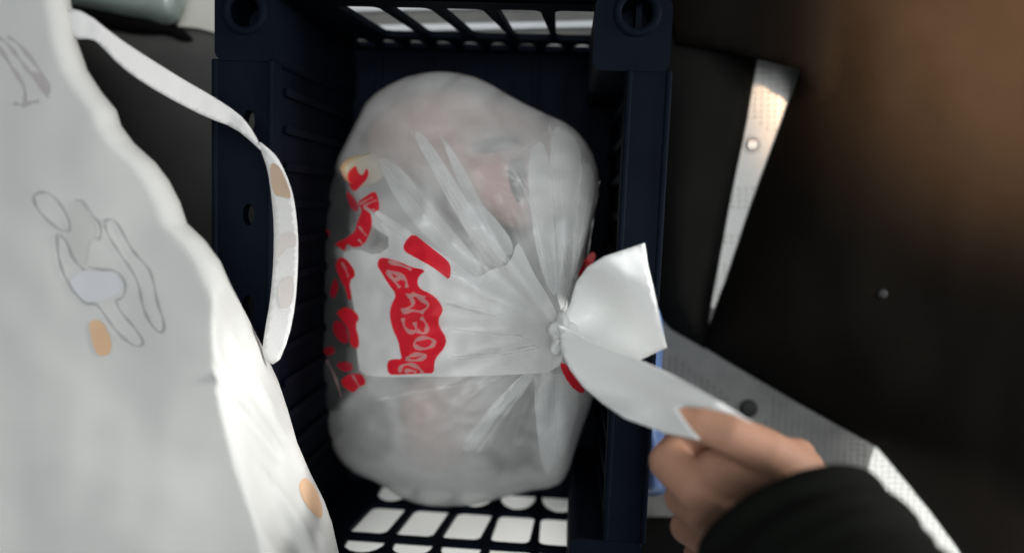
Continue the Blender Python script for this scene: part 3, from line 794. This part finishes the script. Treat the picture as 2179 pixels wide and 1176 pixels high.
bm = bmesh.new(); lathe(bm, P(1878, 625, 0.060), [(0.0042, -0.004), (0.0042, 0.0005), (0.0030, 0.0016), (0.0008, 0.0018)])  # added disc for a small grey glint on the bag
sn = obj('glint_dot', bm, M['rubber'], None, True); sn.parent = bpy.data.objects['padded_bag']
# ------------------------------------------------------------------ small things round the crate
BLU = [(1360, 640), (1400, 648), (1413, 690), (1411, 740), (1407, 800), (1404, 850), (1425, 1000), (1430, 1040), (1395, 1058), (1355, 1050), (1350, 800)]
tag(patch('blue_sheet', BLU, lambda x, y, d: 0.14-0.03*math.exp(-d/10.0)+0.006*noise.noise(Vector((x*.03, y*.01, 1))), M['blue'], None, 12, None, 0.001, 1),
    'light blue plastic sheet standing between the crate and the grey floor', 'plastic sheet')
GB = [(120, -60), (402, -60), (396, -10), (388, 22), (378, 46), (352, 54), (318, 42), (270, 34), (215, 22), (160, 12), (120, 0)]
tag(patch('clear_pouch', GB, lambda x, y, d: 0.055-0.03*math.exp(-d/14.0), M['greenfilm'], None, 10, None, 0.0245, 1),
    'translucent grey green pouch at the top left edge, beside the white carton', 'pouch')
BS = [(120, -20), (180, 2), (260, 20), (340, 36), (372, 52), (398, 72), (408, 86), (384, 88), (352, 72), (300, 74), (230, 62), (180, 46), (120, 30)]  # dark piece added for the shadow under the pouch
tag(patch('pouch_shadow', BS, lambda x, y, d: 0.022-0.012*math.exp(-d/8.0), M['black'], None, 10, None, 0.0042, 1),
    'narrow dark piece for the shadow under the grey green pouch at top left', 'shadow')
CB = [(398, -60), (459, -60), (459, 70), (422, 60), (378, 56), (390, 22)]
cb = patch('white_carton', CB, lambda x, y, d: 0.016, M['carton'], None, 14, None, 0.0042, 0)
for p in cb.data.polygons: p.use_smooth = False
tag(cb, 'white carton corner standing against the top left corner of the crate', 'carton')

RG = [(1310, 1112), (1400, 1104), (1470, 1108), (1560, 1096), (1640, 1130), (1700, 1260), (1310, 1260)]  # dark piece added to blacken the floor under the hand
tag(patch('dark_patch', RG, lambda x, y, d: 0.012+0.014*(1-math.exp(-d/20.0))+fold_noise(x, y, .3), M['black'], None, 18, None, 0.0034, 1),
    'dark patch added to darken the floor below the hand at the bottom edge', 'patch')
# ------------------------------------------------------------------ person: hand and sleeve
def capsule(bm, a, b, ra, rb, seg=16):
    ax = (b-a); L = ax.length or 1e-6; ax = ax/L
    q = Vector((0, 0, 1)).rotation_difference(ax)
    rings = []
    def ring(c_, r_): rings.append([bm.verts.new(c_+q @ Vector((r_*math.cos(2*math.pi*k/seg), r_*math.sin(2*math.pi*k/seg), 0))) for k in range(seg)])
    for i in range(1, 7):
        t = -math.pi/2+math.pi/2*i/6; ring(a+ax*ra*math.sin(t), ra*math.cos(t))
    for i in range(0, 6):
        t = math.pi/2*i/6; ring(b+ax*rb*math.sin(t), rb*math.cos(t))
    for r0, r1 in zip(rings, rings[1:]):
        for k in range(seg): bm.faces.new([r0[k], r0[(k+1) % seg], r1[(k+1) % seg], r1[k]])
    bm.faces.new(list(reversed(rings[0]))); bm.faces.new(rings[-1])
bm = bmesh.new()
def chain(pts):
    for (a, ra), (b, rb) in zip(pts, pts[1:]): capsule(bm, P(*a), P(*b), ra, rb)
# thumb lying over the handle
chain([((1690, 1010, 0.312), 0.0165), ((1625, 958, 0.322), 0.0120), ((1550, 922, 0.326), 0.0105), ((1490, 902, 0.323), 0.0092), ((1455, 893, 0.319), 0.0076)])
chain([((1690, 1010, 0.312), 0.0165), ((1640, 975, 0.320), 0.0120), ((1700, 965, 0.305), 0.0085)])
# index: knuckle, then curling under the handle
chain([((1560, 1080, 0.314), 0.0140), ((1478, 1034, 0.312), 0.0125), ((1422, 982, 0.298), 0.0110), ((1440, 952, 0.280), 0.0092), ((1490, 935, 0.283), 0.0082), ((1520, 930, 0.286), 0.0072)])
# middle, ring, little
chain([((1575, 1120, 0.312), 0.0135), ((1500, 1085, 0.312), 0.0120), ((1452, 1058, 0.294), 0.0102), ((1475, 1020, 0.272), 0.0090), ((1525, 995, 0.266), 0.0080)])
chain([((1585, 1160, 0.306), 0.0135), ((1512, 1140, 0.302), 0.0115), ((1462, 1120, 0.282), 0.0098), ((1488, 1085, 0.260), 0.0086), ((1530, 1060, 0.254), 0.0076)])
chain([((1600, 1200, 0.300), 0.0130), ((1530, 1190, 0.294), 0.0105), ((1486, 1180, 0.274), 0.0088), ((1505, 1150, 0.256), 0.0076), ((1540, 1128, 0.250), 0.0068)])
# palm and wrist
chain([((1690, 1010, 0.308), 0.0165), ((1560, 1060, 0.312), 0.0150)])
chain([((1690, 1060, 0.308), 0.0190), ((1540, 1110, 0.306), 0.0145)])
chain([((1690, 1110, 0.306), 0.0190), ((1555, 1160, 0.300), 0.0140)])
chain([((1640, 1010, 0.318), 0.0130), ((1520, 1000, 0.310), 0.0110)])
chain([((1680, 1070, 0.306), 0.0230), ((1830, 1230, 0.330), 0.0270)])
me = bpy.data.meshes.new('hand_tmp'); bm.to_mesh(me); bm.free()
tmp = bpy.data.objects.new('hand_tmp', me); C.objects.link(tmp)
rm = tmp.modifiers.new('r', 'REMESH'); rm.mode = 'VOXEL'; rm.voxel_size = 0.0014
sm_ = tmp.modifiers.new('s', 'SMOOTH'); sm_.factor = 0.5; sm_.iterations = 7
dg = bpy.context.evaluated_depsgraph_get()
me2 = bpy.data.meshes.new_from_object(tmp.evaluated_get(dg)); me2.name = 'hand'
bpy.data.objects.remove(tmp)
me2.materials.clear()
person = empty('person', P(1750, 1150, 0.30))
tag(person, 'hand in a black sleeve gripping the handle of the white plastic bag', 'person')
bpy.context.view_layer.update()
hand = keep_world(link('hand', me2, M['skin']), person)
# sleeve: rings from the cuff back along the forearm
bm = bmesh.new()
c0, c1 = P(1682, 1126, 0.345), P(1930, 1560, 0.42)
ax = (c1-c0).normalized(); q = Vector((0, 0, 1)).rotation_difference(ax)
rings = []
NS = 56
def sleeve_ring(t, k_, inset=0.0):
    ring = []
    for k in range(NS):
        a = 2*math.pi*k/NS
        r_ = (0.0475+0.010*t)*k_
        r_ *= 1+0.05*noise.noise(Vector((math.cos(a)*1.4, math.sin(a)*1.4, t*9)))+0.05*noise.noise(Vector((math.cos(a)*1.1+t*3, math.sin(a)*1.1, t*11)))*min(1, t*8)
        ring.append(bm.verts.new(c0+ax*(t*(c1-c0).length+inset)+q @ Vector((r_*math.cos(a), r_*math.sin(a), 0))))
    rings.append(ring)
sleeve_ring(0.25, 0.86); sleeve_ring(0.10, 0.88); sleeve_ring(0.0, 0.90, 0.002); sleeve_ring(0.0, 0.95); sleeve_ring(0.012, 1.0)
for i in range(1, 40): sleeve_ring(0.012+i*0.025, 1.0)
for a, b in zip(rings, rings[1:]):
    for k in range(NS): bm.faces.new([a[k], a[(k+1) % NS], b[(k+1) % NS], b[k]])
keep_world(obj('sleeve', bm, M['sleeve'], None, True), person)
